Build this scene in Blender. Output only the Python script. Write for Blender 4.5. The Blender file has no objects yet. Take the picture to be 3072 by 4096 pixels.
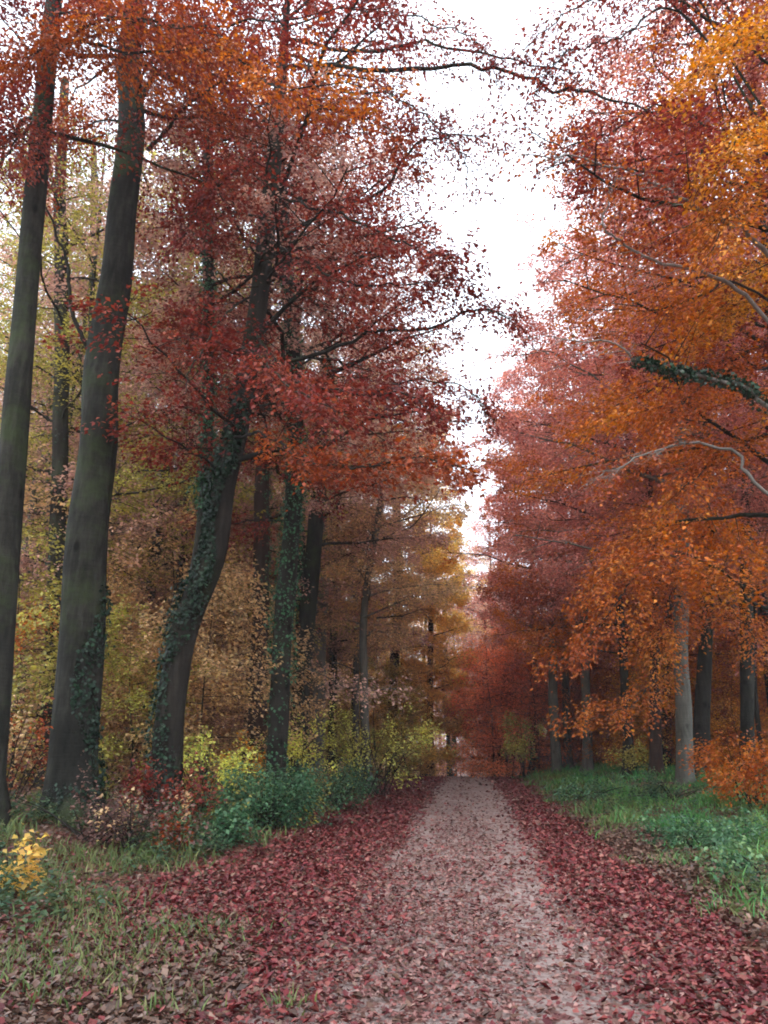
import bpy, math, random
import numpy as np
from mathutils import Vector, Euler

SC = bpy.context.scene
HAZE = 0.0007
COL = SC.collection
RNG = np.random.default_rng(11)
R = math.radians

# ------------------------------------------------------------------ camera
F, W, H = 773.0, 768.0, 1024.0
PITCH, YAW, EYE = R(17.1), R(5.9), 1.6
cam_d = bpy.data.cameras.new('camera')
cam = bpy.data.objects.new('camera', cam_d)
COL.objects.link(cam)
SC.camera = cam
cam_d.sensor_fit = 'VERTICAL'
cam_d.angle_y = 2 * math.atan(H / 2 / F)
cam_d.clip_start, cam_d.clip_end = 0.05, 2000
cam.location = (0, 0, EYE)
cam.rotation_euler = (R(90) + PITCH, 0, YAW)
CM = Euler((R(90) + PITCH, 0, YAW)).to_matrix()


def at(px, py, y):
    """a point of the place, read off the photograph at a depth of y metres along the path"""
    d = CM @ Vector(((px - W / 2) / F, -(py - H / 2) / F, -1))
    return np.array((d.x / d.y * y, y, EYE + d.z / d.y * y))


def ds(px, py, y):
    return at(px * .46293, py * .46293, y)


# ------------------------------------------------------------------ terrain
def sstep(a, b, x):
    t = np.clip((np.asarray(x, float) - a) / (b - a), 0, 1)
    return t * t * (3 - 2 * t)


def pathz(y):
    y = np.asarray(y, float)
    return 0.16 * sstep(15, 40, y) - 0.033 * np.clip(y - 41, 0, 70) ** 2 / (np.clip(y - 41, 0, 70) + 9)


def terr(x, y):
    x = np.asarray(x, float); y = np.asarray(y, float)
    z = pathz(y)
    z = z + .5 * sstep(3.9, 8.5, -x) + .06 * np.clip(-x - 8, 0, 22)
    z = z + (.14 + .42 * sstep(10, 28, y)) * sstep(2.5, 7.5, x) + .03 * np.clip(x - 8, 0, 30)
    side = sstep(2.6, 4.0, np.abs(x + .6))
    z = z + side * (.05 * np.sin(x * 1.3 + .7) * np.sin(y * .9 + 1) + .04 * np.sin(x * 2.9 + y * 1.7))
    return z


# ------------------------------------------------------------------ mesh building
class MB:
    def __init__(s):
        s.V, s.F, s.n, s.M = [], [], 0, []

    def add(s, v, f, mi=0):
        v = np.asarray(v, np.float32).reshape(-1, 3)
        f = np.asarray(f, np.int64).reshape(-1, 4)
        s.V.append(v); s.F.append(f + s.n); s.n += len(v)
        s.M.append(np.full(len(f), mi, np.int32))

    def mesh(s, name, mats, off=(0, 0, 0), smooth=False):
        v = np.concatenate(s.V) - np.asarray(off, np.float32)
        f = np.concatenate(s.F).astype(np.int32)
        me = bpy.data.meshes.new(name)
        me.vertices.add(len(v)); me.vertices.foreach_set('co', v.astype(np.float32).ravel())
        me.loops.add(f.size); me.loops.foreach_set('vertex_index', f.ravel())
        me.polygons.add(len(f))
        me.polygons.foreach_set('loop_start', np.arange(0, f.size, 4, dtype=np.int32))
        me.polygons.foreach_set('loop_total', np.full(len(f), 4, np.int32))
        me.polygons.foreach_set('material_index', np.concatenate(s.M))
        if smooth:
            me.polygons.foreach_set('use_smooth', np.ones(len(f), bool))
        me.update(calc_edges=True)
        for m in (mats if isinstance(mats, (list, tuple)) else [mats]):
            me.materials.append(m)
        return me


def norm(a):
    return a / np.maximum(np.linalg.norm(a, axis=-1, keepdims=True), 1e-9)


def tube(mb, P, r, k=6, rough=0.0, seed=0, flare=0.0, mi=0):
    """swept tube along P with radii r; rough wobbles the girth, flare spreads root lobes at the start"""
    P = np.asarray(P, float); r = np.asarray(r, float); n = len(P)
    T = norm(np.gradient(P, axis=0))
    ref = np.array((1., 0, 0)) if abs(T[0, 0]) < .8 else np.array((0, 1., 0))
    U = norm(np.cross(T, np.cross(ref, T)))
    Vv = np.cross(T, U)
    a = np.arange(k) / k * 2 * np.pi
    rr = np.repeat(r[:, None], k, 1)
    if rough:
        g = np.random.default_rng(seed)
        s = np.concatenate([[0], np.cumsum(np.linalg.norm(np.diff(P, axis=0), axis=1))])
        for q in range(5):
            m = g.integers(1, 4); w = g.uniform(.4, 2.2); ph = g.uniform(0, 6.28, 2)
            rr = rr * (1 + rough / (1 + .4 * q) * np.sin(m * a[None] + ph[0] + .5 * np.sin(s * .7)[:, None]) * np.sin(w * s + ph[1])[:, None])
        if flare:
            rr = rr * (1 + flare * np.exp(-s / .38)[:, None] * (1 + .45 * np.sin(5 * a + ph[0]))[None])
    v = P[:, None] + rr[..., None] * (np.cos(a)[None, :, None] * U[:, None] + np.sin(a)[None, :, None] * Vv[:, None])
    i = np.arange(n - 1)[:, None] * k; j = np.arange(k)[None]; j2 = (j + 1) % k
    f = np.stack([i + j, i + j2, i + k + j2, i + k + j], -1).reshape(-1, 4)
    mb.add(v.reshape(-1, 3), f, mi)


def spline(pts, n):
    """smooth resampling through the points"""
    P = np.asarray(pts, float)
    if len(P) == 2:
        t = np.linspace(0, 1, n)[:, None]
        return P[0] * (1 - t) + P[1] * t
    P = np.vstack([2 * P[0] - P[1], P, 2 * P[-1] - P[-2]])
    m = len(P) - 3
    u = np.linspace(0, m - 1e-6, n); i = u.astype(int); t = (u - i)[:, None]
    p0, p1, p2, p3 = P[i], P[i + 1], P[i + 2], P[i + 3]
    return .5 * (2 * p1 + (p2 - p0) * t + (2 * p0 - 5 * p1 + 4 * p2 - p3) * t ** 2 + (3 * p1 - p0 - 3 * p2 + p3) * t ** 3)


def leaves(mb, P, A, N, S, wid=.62, fold=.12, mi=0):
    """pointed oval leaves, each one folded quad: base, side, tip, side"""
    A = norm(A); B = norm(np.cross(N, A)); N = np.cross(A, B)
    S = np.asarray(S)[:, None]
    c = P + A * S * .45
    v = np.stack([P, c + B * S * wid * .5 + N * S * fold, P + A * S - N * S * .06, c - B * S * wid * .5 + N * S * fold], 1)
    f = np.arange(len(P) * 4).reshape(-1, 4)
    mb.add(v.reshape(-1, 3), f, mi)


# ------------------------------------------------------------------ objects
def link(name, me, parent=None, loc=(0, 0, 0)):
    o = bpy.data.objects.new(name, me); COL.objects.link(o); o.location = loc
    if parent: o.parent = parent
    return o


def thing(name, label, cat, loc, group=None):
    o = bpy.data.objects.new(name, None); COL.objects.link(o)
    o.empty_display_size = .3; o.location = loc
    o['label'] = label; o['category'] = cat
    if group: o['group'] = group
    return o


def flag(o, kind, label=None, cat=None):
    o['kind'] = kind
    if label: o['label'] = label
    if cat: o['category'] = cat


# ------------------------------------------------------------------ materials
def nt(name):
    m = bpy.data.materials.new(name); m.use_nodes = True
    t = m.node_tree; t.nodes.clear()
    out = t.nodes.new('ShaderNodeOutputMaterial')
    return m, t, out


def nd(t, kind, **kw):
    n = t.nodes.new(kind)
    for k, v in kw.items():
        if k.startswith('_'): setattr(n, k[1:], v)
        else: n.inputs[k.replace('__', ' ')].default_value = v
    return n


def mth(t, op, a, b=None, clamp=False):
    n = t.nodes.new('ShaderNodeMath'); n.operation = op; n.use_clamp = clamp
    for i, x in enumerate((a, b)):
        if x is None: continue
        if isinstance(x, (int, float)): n.inputs[i].default_value = x
        else: t.links.new(x, n.inputs[i])
    return n.outputs[0]


def ramp(t, fac, stops, interp='LINEAR'):
    n = t.nodes.new('ShaderNodeValToRGB'); n.color_ramp.interpolation = interp
    e = n.color_ramp.elements
    while len(e) < len(stops): e.new(.5)
    for q, (p, c) in zip(e, stops):
        q.position = p; q.color = (*c, 1)
    t.links.new(fac, n.inputs[0])
    return n.outputs[0]


def leaf_mat(name, cols, scale=.55, trans=.43, rough=.55, isl=.5, spec=.3, seed=0.0):
    m, t, out = nt(name); L = t.links.new
    g = t.nodes.new('ShaderNodeNewGeometry')
    mp = nd(t, 'ShaderNodeMapping', Location=(seed * 7.3, seed * 3.1, seed)); L(g.outputs['Position'], mp.inputs[0])
    nz = nd(t, 'ShaderNodeTexNoise', Scale=scale, Detail=3, Roughness=.6); L(mp.outputs[0], nz.inputs['Vector'])
    a = mth(t, 'MULTIPLY_ADD', nz.outputs['Fac'], 2.4); t.nodes[-1].inputs[2].default_value = -.7
    oi = t.nodes.new('ShaderNodeObjectInfo')
    a = mth(t, 'ADD', a, mth(t, 'MULTIPLY', mth(t, 'SUBTRACT', oi.outputs['Random'], .5), .25), True)
    b = mth(t, 'MULTIPLY', g.outputs['Random Per Island'], isl)
    fac = mth(t, 'ADD', mth(t, 'MULTIPLY', a, 1 - isl), b, True)
    c = ramp(t, fac, [(i / (len(cols) - 1), q) for i, q in enumerate(cols)])
    hs = t.nodes.new('ShaderNodeHueSaturation'); L(c, hs.inputs['Color'])
    v = mth(t, 'MULTIPLY_ADD', mth(t, 'FRACT', mth(t, 'MULTIPLY', g.outputs['Random Per Island'], 17.3)), .8)
    t.nodes[-1].inputs[2].default_value = .6
    L(v, hs.inputs['Value'])
    p = nd(t, 'ShaderNodeBsdfPrincipled', Roughness=rough); p.inputs['Specular IOR Level'].default_value = spec
    L(hs.outputs[0], p.inputs['Base Color'])
    tr = t.nodes.new('ShaderNodeBsdfTranslucent')
    h2 = nd(t, 'ShaderNodeHueSaturation', Saturation=1.05, Value=min(.95, trans * 1.8)); L(hs.outputs[0], h2.inputs['Color']); L(h2.outputs[0], tr.inputs[0])
    mx = nd(t, 'ShaderNodeAddShader')   # a leaf reflects and lets through about as much again
    L(p.outputs[0], mx.inputs[0]); L(tr.outputs[0], mx.inputs[1]); L(mx.outputs[0], out.inputs[0])
    return m


def bark_mat(name, c0, c1, c2, moss=.0, mosscol=(.05, .07, .025)):
    m, t, out = nt(name); L = t.links.new
    tc = t.nodes.new('ShaderNodeTexCoord')
    mp = nd(t, 'ShaderNodeMapping', Scale=(9, 9, 1.6)); L(tc.outputs['Object'], mp.inputs[0])
    n1 = nd(t, 'ShaderNodeTexNoise', Scale=1.0, Detail=6, Roughness=.65); L(mp.outputs[0], n1.inputs['Vector'])
    n2 = nd(t, 'ShaderNodeTexNoise', Scale=.9, Detail=4, Roughness=.6); L(tc.outputs['Object'], n2.inputs['Vector'])
    mp3 = nd(t, 'ShaderNodeMapping', Scale=(2, 2, 26)); L(tc.outputs['Object'], mp3.inputs[0])
    n3 = nd(t, 'ShaderNodeTexNoise', Scale=1.0, Detail=4, Roughness=.7); L(mp3.outputs[0], n3.inputs['Vector'])
    f = mth(t, 'ADD', mth(t, 'MULTIPLY', n1.outputs['Fac'], .6), mth(t, 'MULTIPLY', n2.outputs['Fac'], .55))
    f = mth(t, 'ADD', f, mth(t, 'MULTIPLY', mth(t, 'SUBTRACT', n3.outputs['Fac'], .5), .14))
    c = ramp(t, f, [(.36, c0), (.56, c1), (.76, c2)])
    n4 = nd(t, 'ShaderNodeTexNoise', Scale=.55, Detail=5, Roughness=.7); L(tc.outputs['Object'], n4.inputs['Vector'])
    mk = ramp(t, n4.outputs['Fac'], [(.5, (0, 0, 0)), (.64, (1, 1, 1))])
    mx = nd(t, 'ShaderNodeMix', _data_type='RGBA')
    L(mth(t, 'MULTIPLY', mk, moss), mx.inputs[0]); L(c, mx.inputs[6]); mx.inputs[7].default_value = (*mosscol, 1)
    mpk = nd(t, 'ShaderNodeMapping', Scale=(2.2, 2.2, 1.3)); L(tc.outputs['Object'], mpk.inputs[0])
    vk = nd(t, 'ShaderNodeTexVoronoi', Scale=1.0); L(mpk.outputs[0], vk.inputs['Vector'])
    kn = ramp(t, mth(t, 'ADD', vk.outputs['Distance'], mth(t, 'MULTIPLY', n1.outputs['Fac'], .12)), [(.13, (.28, .25, .22)), (.24, (1, 1, 1))])   # branch scars
    mk2 = nd(t, 'ShaderNodeMix', _data_type='RGBA', _blend_type='MULTIPLY'); mk2.inputs[0].default_value = 1
    L(mx.outputs[2], mk2.inputs[6]); L(kn, mk2.inputs[7])
    p = nd(t, 'ShaderNodeBsdfPrincipled', Roughness=.9); p.inputs['Specular IOR Level'].default_value = .2
    L(mk2.outputs[2], p.inputs['Base Color'])
    bp = nd(t, 'ShaderNodeBump', Strength=.8, Distance=.04)
    L(mth(t, 'ADD', n1.outputs['Fac'], mth(t, 'MULTIPLY', n3.outputs['Fac'], .5)), bp.inputs['Height']); L(bp.outputs[0], p.inputs['Normal'])
    L(p.outputs[0], out.inputs[0])
    return m


def ground_mat(name, cells, base, scale=11.0, cover=.8):
    """bare soil or gravel with flattened old leaves lying on it"""
    m, t, out = nt(name); L = t.links.new
    g = t.nodes.new('ShaderNodeNewGeometry')
    n0 = nd(t, 'ShaderNodeTexNoise', Scale=9.0, Detail=3); L(g.outputs['Position'], n0.inputs['Vector'])
    ad = t.nodes.new('ShaderNodeMix'); ad.data_type = 'RGBA'; ad.inputs[0].default_value = .12
    L(g.outputs['Position'], ad.inputs[6]); L(n0.outputs['Color'], ad.inputs[7])
    vo = nd(t, 'ShaderNodeTexVoronoi', Scale=scale); L(ad.outputs[2], vo.inputs['Vector'])
    sp = t.nodes.new('ShaderNodeSeparateColor'); L(vo.outputs['Color'], sp.inputs[0])
    c = ramp(t, sp.outputs[0], [(i / (len(cells) - 1), q) for i, q in enumerate(cells)])
    nb = nd(t, 'ShaderNodeTexNoise', Scale=38, Detail=6, Roughness=.75); L(g.outputs['Position'], nb.inputs['Vector'])
    nb2 = nd(t, 'ShaderNodeTexNoise', Scale=.8, Detail=4, Roughness=.6); L(g.outputs['Position'], nb2.inputs['Vector'])
    b = ramp(t, mth(t, 'ADD', mth(t, 'MULTIPLY', nb.outputs['Fac'], .6), mth(t, 'MULTIPLY', nb2.outputs['Fac'], .4)),
             [(.3, tuple(x * .55 for x in base)), (.5, base), (.72, tuple(min(1, x * 1.55) for x in base))])
    mx = nd(t, 'ShaderNodeMix', _data_type='RGBA')
    k = mth(t, 'LESS_THAN', sp.outputs[1], cover)
    L(k, mx.inputs[0]); L(b, mx.inputs[6]); L(c, mx.inputs[7])
    p = nd(t, 'ShaderNodeBsdfPrincipled', Roughness=.8); p.inputs['Specular IOR Level'].default_value = .25
    L(mx.outputs[2], p.inputs['Base Color'])
    bp = nd(t, 'ShaderNodeBump', Strength=.6, Distance=.02)
    L(mth(t, 'ADD', vo.outputs['Distance'], nb.outputs['Fac']), bp.inputs['Height']); L(bp.outputs[0], p.inputs['Normal'])
    L(p.outputs[0], out.inputs[0])
    return m


LM = dict(
    crimson=leaf_mat('crimson leaves', [(.06, .009, .010), (.13, .017, .015), (.21, .038, .022), (.29, .08, .032)], seed=1, trans=.38),
    rust=leaf_mat('rust leaves', [(.10, .014, .009), (.18, .032, .013), (.28, .064, .016), (.36, .12, .026)], seed=2, trans=.38),
    orange=leaf_mat('orange leaves', [(.19, .034, .012), (.31, .076, .015), (.40, .135, .02), (.46, .22, .03)], seed=3, trans=.4),
    gold=leaf_mat('golden leaves', [(.30, .085, .014), (.40, .145, .017), (.46, .21, .022), (.48, .28, .04)], seed=4, trans=.4),
    dry=leaf_mat('dry dusky brown leaves', [(.05, .025, .022), (.11, .055, .045), (.18, .095, .075), (.27, .17, .13)], seed=18, trans=.25),
    worn=leaf_mat('worn dusty pink fallen leaves', [(.11, .035, .033), (.22, .078, .068), (.28, .135, .115), (.34, .21, .17)], trans=.06, rough=.42, spec=.5, seed=19, scale=.9, isl=.8),
    rose=leaf_mat('rosy beech leaves', [(.18, .045, .042), (.29, .095, .08), (.38, .16, .12), (.43, .21, .11)], seed=16, trans=.5),
    straw=leaf_mat('straw gold leaves', [(.24, .13, .05), (.38, .235, .07), (.48, .33, .08), (.53, .38, .09)], seed=17, trans=.55),
    mauve=leaf_mat('faded red brown leaves', [(.16, .08, .07), (.28, .155, .125), (.38, .23, .17), (.44, .30, .19)], seed=5, trans=.54),
    tan=leaf_mat('dry tan leaves', [(.20, .12, .07), (.35, .215, .115), (.45, .315, .16), (.48, .36, .13)], seed=6, trans=.54),
    olive=leaf_mat('yellow green leaves', [(.085, .085, .025), (.20, .18, .045), (.31, .27, .06), (.40, .33, .08)], seed=7, trans=.54),
    lemon=leaf_mat('pale yellow leaves', [(.30, .33, .07), (.46, .47, .11), (.55, .54, .14), (.54, .46, .09)], trans=.54, seed=8),
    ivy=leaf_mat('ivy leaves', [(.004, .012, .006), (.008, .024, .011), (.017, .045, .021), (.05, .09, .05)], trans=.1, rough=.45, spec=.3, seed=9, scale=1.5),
    lime=leaf_mat('lime green leaves', [(.11, .12, .03), (.21, .21, .045), (.30, .28, .06), (.38, .32, .08)], trans=.48, seed=22),
    ivygreen=leaf_mat('bright green ivy leaves', [(.010, .045, .016), (.022, .09, .035), (.045, .14, .055), (.09, .18, .085)], trans=.2, rough=.4, spec=.45, seed=20, scale=1.5),  # a brighter green ivy, its own leaf colour beside the dark one
    redend=leaf_mat('brick red leaves', [(.27, .058, .03), (.41, .115, .048), (.50, .17, .065), (.54, .23, .075)], trans=.54, seed=21),
    bramble=leaf_mat('bramble leaves', [(.016, .055, .025), (.032, .10, .044), (.075, .165, .075), (.17, .25, .095)], trans=.25, rough=.45, spec=.4, seed=10, scale=1.2),
    weed=leaf_mat('weed leaves', [(.018, .045, .026), (.035, .078, .042), (.075, .11, .045), (.15, .12, .05)], trans=.3, seed=11, scale=1.0),
    grass=leaf_mat('grass blades', [(.016, .085, .026), (.036, .15, .045), (.07, .20, .055), (.14, .21, .06), (.22, .19, .08)], trans=.42, seed=12, scale=.5, isl=.35),
    dull=leaf_mat('fading grass blades', [(.045, .09, .028), (.08, .13, .038), (.13, .15, .05), (.19, .15, .07)], trans=.3, seed=13, scale=.8),
    fallen=leaf_mat('fallen red leaves', [(.045, .006, .008), (.12, .011, .016), (.18, .024, .025), (.23, .06, .05), (.29, .14, .105)], trans=.06, rough=.45, spec=.4, seed=14, scale=.7, isl=.8),
    litter=leaf_mat('fallen brown leaves', [(.05, .024, .016), (.10, .05, .034), (.16, .085, .055), (.25, .155, .11)], trans=.06, rough=.45, spec=.5, seed=15, scale=.7, isl=.8),
)
BK = dict(
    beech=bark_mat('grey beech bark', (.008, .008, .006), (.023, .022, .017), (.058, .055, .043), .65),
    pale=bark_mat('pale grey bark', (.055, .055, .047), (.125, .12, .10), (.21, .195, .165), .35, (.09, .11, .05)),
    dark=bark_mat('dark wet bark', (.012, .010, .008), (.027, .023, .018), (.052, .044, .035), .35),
    bleached=bark_mat('bleached branch bark', (.13, .12, .105), (.24, .22, .195), (.35, .32, .28), .1),
    brown=bark_mat('red brown bark', (.020, .011, .008), (.042, .023, .017), (.075, .044, .032), .15),
)


# ------------------------------------------------------------------ foliage growth
def twigs(wood, P0, D, Ln, rng, keep=None, steps=6, w=.0055, wmul=1.0):
    """hair-thin side twigs of every spray, running a little past its leaves"""
    D = norm(D); Z = np.array((0, 0, 1.)); S = norm(np.cross(D, Z) + 1e-6)
    k = np.repeat(np.arange(len(P0)), steps * 2); N = len(k)
    q = np.tile(np.repeat((np.arange(steps) + 1) / steps, 2), len(P0)) + rng.normal(0, .03, N)
    sd = np.tile((1., -1.), len(P0) * steps); L = Ln[k] * (.34 * (1 - .75 * np.clip(q, 0, 1)) + .08) * wmul * rng.uniform(.6, 1.5, N)
    t = norm(D[k] * .75 + S[k] * sd[:, None] + rng.normal(0, .25, (N, 3)))
    A = P0[k] + D[k] * (q * Ln[k])[:, None]; A[:, 2] -= .10 * q ** 2 * Ln[k]
    B = A + t * (L * .55)[:, None]; C = A + (t + rng.normal(0, .2, (N, 3))) * L[:, None]; C[:, 2] -= .2 * L
    if keep is not None:
        ok = keep(A) & keep(B); A, B, C, t = A[ok], B[ok], C[ok], t[ok]; N = len(A)
    if not N: return
    n = norm(np.cross(t, rng.normal(0, 1, (N, 3)))) * w * .5
    v = np.stack([A - n, A + n, B + n * .7, B - n * .7, C + n * .35, C - n * .35], 1)
    i = np.arange(N)[:, None] * 6
    wood.add(v.reshape(-1, 3), np.concatenate([i + np.array([[0, 1, 2, 3]]), i + np.array([[3, 2, 4, 5]])], 0))


def sprays(mb, P0, D, Ln, n, size, rng, mi=0, flat=.55, keep=None, wmul=1.0):
    """leaves laid along flat sprays: P0 start, D direction, Ln length, n leaves (arrays over sprays)"""
    n = np.maximum(1, np.round(np.asarray(n))).astype(int)
    k = np.repeat(np.arange(len(P0)), n)
    N = len(k)
    D = norm(D); Z = np.array((0, 0, 1.))
    S = norm(np.cross(D, Z) + 1e-6)
    t = rng.uniform(0, 1, N) ** .8
    q = np.round(t * 7) / 7 + rng.normal(0, .025, N)          # side twigs sit at steps along the spray
    sd = rng.choice((-1., 1.), N); u = rng.uniform(0, 1, N)
    w = Ln[k] * (.34 * (1 - .75 * np.clip(q, 0, 1)) + .06) * wmul
    tw = norm(D[k] * .75 + S[k] * sd[:, None])
    P = P0[k] + D[k] * (q * Ln[k])[:, None] + tw * (u * w)[:, None]
    P[:, 2] -= .10 * (q ** 2) * Ln[k] + .22 * u * w
    P += rng.normal(0, 1, (N, 3)) * np.array((.05, .05, flat * .35))
    A = tw + D[k] * .4 + rng.normal(0, .45, (N, 3)); A[:, 2] -= .35
    Nn = Z + rng.normal(0, .5, (N, 3))
    sz = size * rng.uniform(.6, 1.25, N)
    if keep is not None:
        ok = keep(P, True) if keep is corridor else keep(P); P, A, Nn, sz = P[ok], A[ok], Nn[ok], sz[ok]
    if len(P): leaves(mb, P, A, Nn, sz, mi=mi)


LM_K, DENS = 1.35, 3.3


def grow(wood, leaf, TP, TR, cs, top, nl, Lmax, rng, dens=26, size=.11, bias=None, keep=None, wood_k=5, lowfrac=.0, second=9, el=(16, 62), reach=.7, flat=.5):
    """limbs off the trunk TP between heights cs and top, side branches off the limbs, leaf sprays on both"""
    zt = TP[:, 2]
    P0, D, Ln, Nn = [], [], [], []
    hs = np.linspace(cs, top, nl) + rng.normal(0, .3, nl)
    az = rng.uniform(0, 6.28)
    for i, h in enumerate(hs):
        h = min(max(h, zt[0] + .5), zt[-1] - .05)
        c = np.array([np.interp(h, zt, TP[:, q]) for q in range(3)]); r = np.interp(h, zt, TR)
        f = (h - cs) / max(top - cs, .1)
        az += 2.4 + rng.normal(0, .35)
        L = LM_K * Lmax * (.78 + .7 * f - 1.2 * f * f + .05) * rng.uniform(.7, 1.2)
        d = np.array((math.cos(az), math.sin(az), 0))
        if bias is not None:
            L *= max(.45, 1 + .45 * float(d @ bias))
        e = R(el[0] + (el[1] - el[0]) * f + rng.normal(0, 7))
        t = np.linspace(0, 1, 9)
        s = np.array((-d[1], d[0], 0))
        wob = np.cumsum(rng.normal(0, .03, 9)) * L
        rise = math.tan(e) * L * .6
        LP = c + d * (L * t)[:, None] + s * wob[:, None]
        LP[:, 2] += rise * t * (1 - .45 * t) + np.cumsum(rng.normal(0, .012, 9)) * L
        lr = min(r * .45, .007 + .0085 * L)
        if keep is not None:
            bad = np.where(~keep(LP))[0]; cut = max(3, bad[0]) if len(bad) else 9
            if cut < 9:
                u = np.linspace(0, cut - 1, 9); LP = np.stack([np.interp(u, np.arange(9), LP[:, q]) for q in range(3)], 1); L *= (cut - 1) / 8
        tube(wood, LP, lr * (1 - t * .85) + .004, wood_k)
        sd = rng.choice((-1, 1))
        for tt in np.linspace(.16, .98, second + 3):
            sd = -sd
            p = np.array([np.interp(tt, t, LP[:, q]) for q in range(3)])
            dd = d * rng.uniform(.5, .9) + s * sd * rng.uniform(.6, 1.0); dd[2] = rng.normal(.1, .33)
            ll = (reach * L * (1 - .75 * tt) * .62 + .55) * rng.uniform(.7, 1.2)
            if keep is not None:
                e2 = np.stack([p, p + norm(dd) * ll]); ke = keep(e2)
                if not ke[0]: continue
                if not ke[1]: ll *= .5
            P0.append(p); D.append(dd); Ln.append(ll); Nn.append(ll * dens * DENS * min(3.2, rng.lognormal(-.08, .55)))
            tl = np.linspace(0, 1, 4)[:, None]
            BP = p + norm(dd) * ll * tl * .95; BP[:, 2] -= (.10 * ll * tl[:, 0] ** 2)
            tube(wood, BP, np.linspace(max(.004, lr * .28), .002, 4), 3)
    sprays(leaf, np.array(P0), np.array(D), np.array(Ln), np.array(Nn), size, rng, keep=keep, flat=flat)
    twigs(wood, np.array(P0), np.array(D), np.array(Ln), rng, keep, w=.05 * size)


def trunk_path(pts, radii, height, n=46, top_r=.03):
    """extend the seen part of a trunk smoothly up to its full height"""
    P = np.asarray(pts, float)
    d = norm(P[-1] - P[-2]); d = norm(d * np.array((.6, .6, 1)))
    rem = P[0, 2] + height - P[-1, 2]
    if rem > 1:
        P = np.vstack([P, P[-1] + d * rem * .5, P[-1] + d * rem * np.array((.8, .8, 1))])
        radii = list(radii) + [radii[-1] * .55, top_r]
    Q = spline(P, n)
    u = np.linspace(0, len(P) - 1, n)
    return Q, np.interp(u, np.arange(len(P)), radii)


def ivy_on(mb, TP, TR, z0, z1, n, rng, ang=None, spread=3.14, size=.066, fluff=.045, kind=None):
    i = np.linspace(0, len(TP) - 1, 400)
    Q = np.stack([np.interp(i, np.arange(len(TP)), TP[:, q]) for q in range(3)], 1); RR = np.interp(i, np.arange(len(TP)), TR)
    sel = np.where((Q[:, 2] >= z0) & (Q[:, 2] <= z1))[0]
    j = sel[rng.integers(0, len(sel), n)]
    a = rng.uniform(-spread, spread, n) + (ang if ang is not None else 0)
    a += .5 * np.sin(Q[j, 2] * 1.7)
    o = np.stack([np.cos(a), np.sin(a), np.zeros(n)], 1)
    keepn = rng.uniform(0, 1, n) < .12 + 1.1 * (.5 + .5 * np.sin(a * 2.3 + Q[j, 2] * 2.9) * np.sin(Q[j, 2] * 5.1 - a * 3.7))
    j, a, o = j[keepn], a[keepn], o[keepn]; n = len(j)
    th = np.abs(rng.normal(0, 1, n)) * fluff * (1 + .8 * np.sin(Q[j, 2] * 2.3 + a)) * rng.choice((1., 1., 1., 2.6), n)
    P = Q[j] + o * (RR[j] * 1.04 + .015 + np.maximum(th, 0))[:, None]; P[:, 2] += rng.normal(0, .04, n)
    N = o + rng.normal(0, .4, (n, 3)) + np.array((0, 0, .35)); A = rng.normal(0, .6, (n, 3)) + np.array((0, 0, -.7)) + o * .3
    leaves(mb, P, A, N, size * rng.uniform(.4, 1.5, n), wid=.9)


def corridor(P, soft=False):
    """the light slot over the path: crowns stop short of it"""
    z = np.maximum(P[:, 2] - 2.5, 0)
    f = sstep(13, 24, P[:, 1])
    lo = .3 - (.075 - .072 * f) * z; hi = .35 + (.185 - .09 * f) * z
    wig = .35 * np.sin(P[:, 1] * .8 + P[:, 2] * .9) + .25 * np.sin(P[:, 1] * 2.1 - P[:, 2] * 1.7)
    if soft:
        h = np.abs(np.sin(P[:, 0] * 127.1 + P[:, 1] * 311.7 + P[:, 2] * 74.7) * 43758.5) % 1
        wig = wig - np.where(P[:, 0] > .5 * (lo + hi), -1, 1) * .0; lo = lo + 1.1 * h ** 4; hi = hi - 1.1 * h ** 4
    inside = (P[:, 0] > lo + wig) & (P[:, 0] < hi + wig) & (P[:, 1] < 78)
    return ~inside


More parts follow.
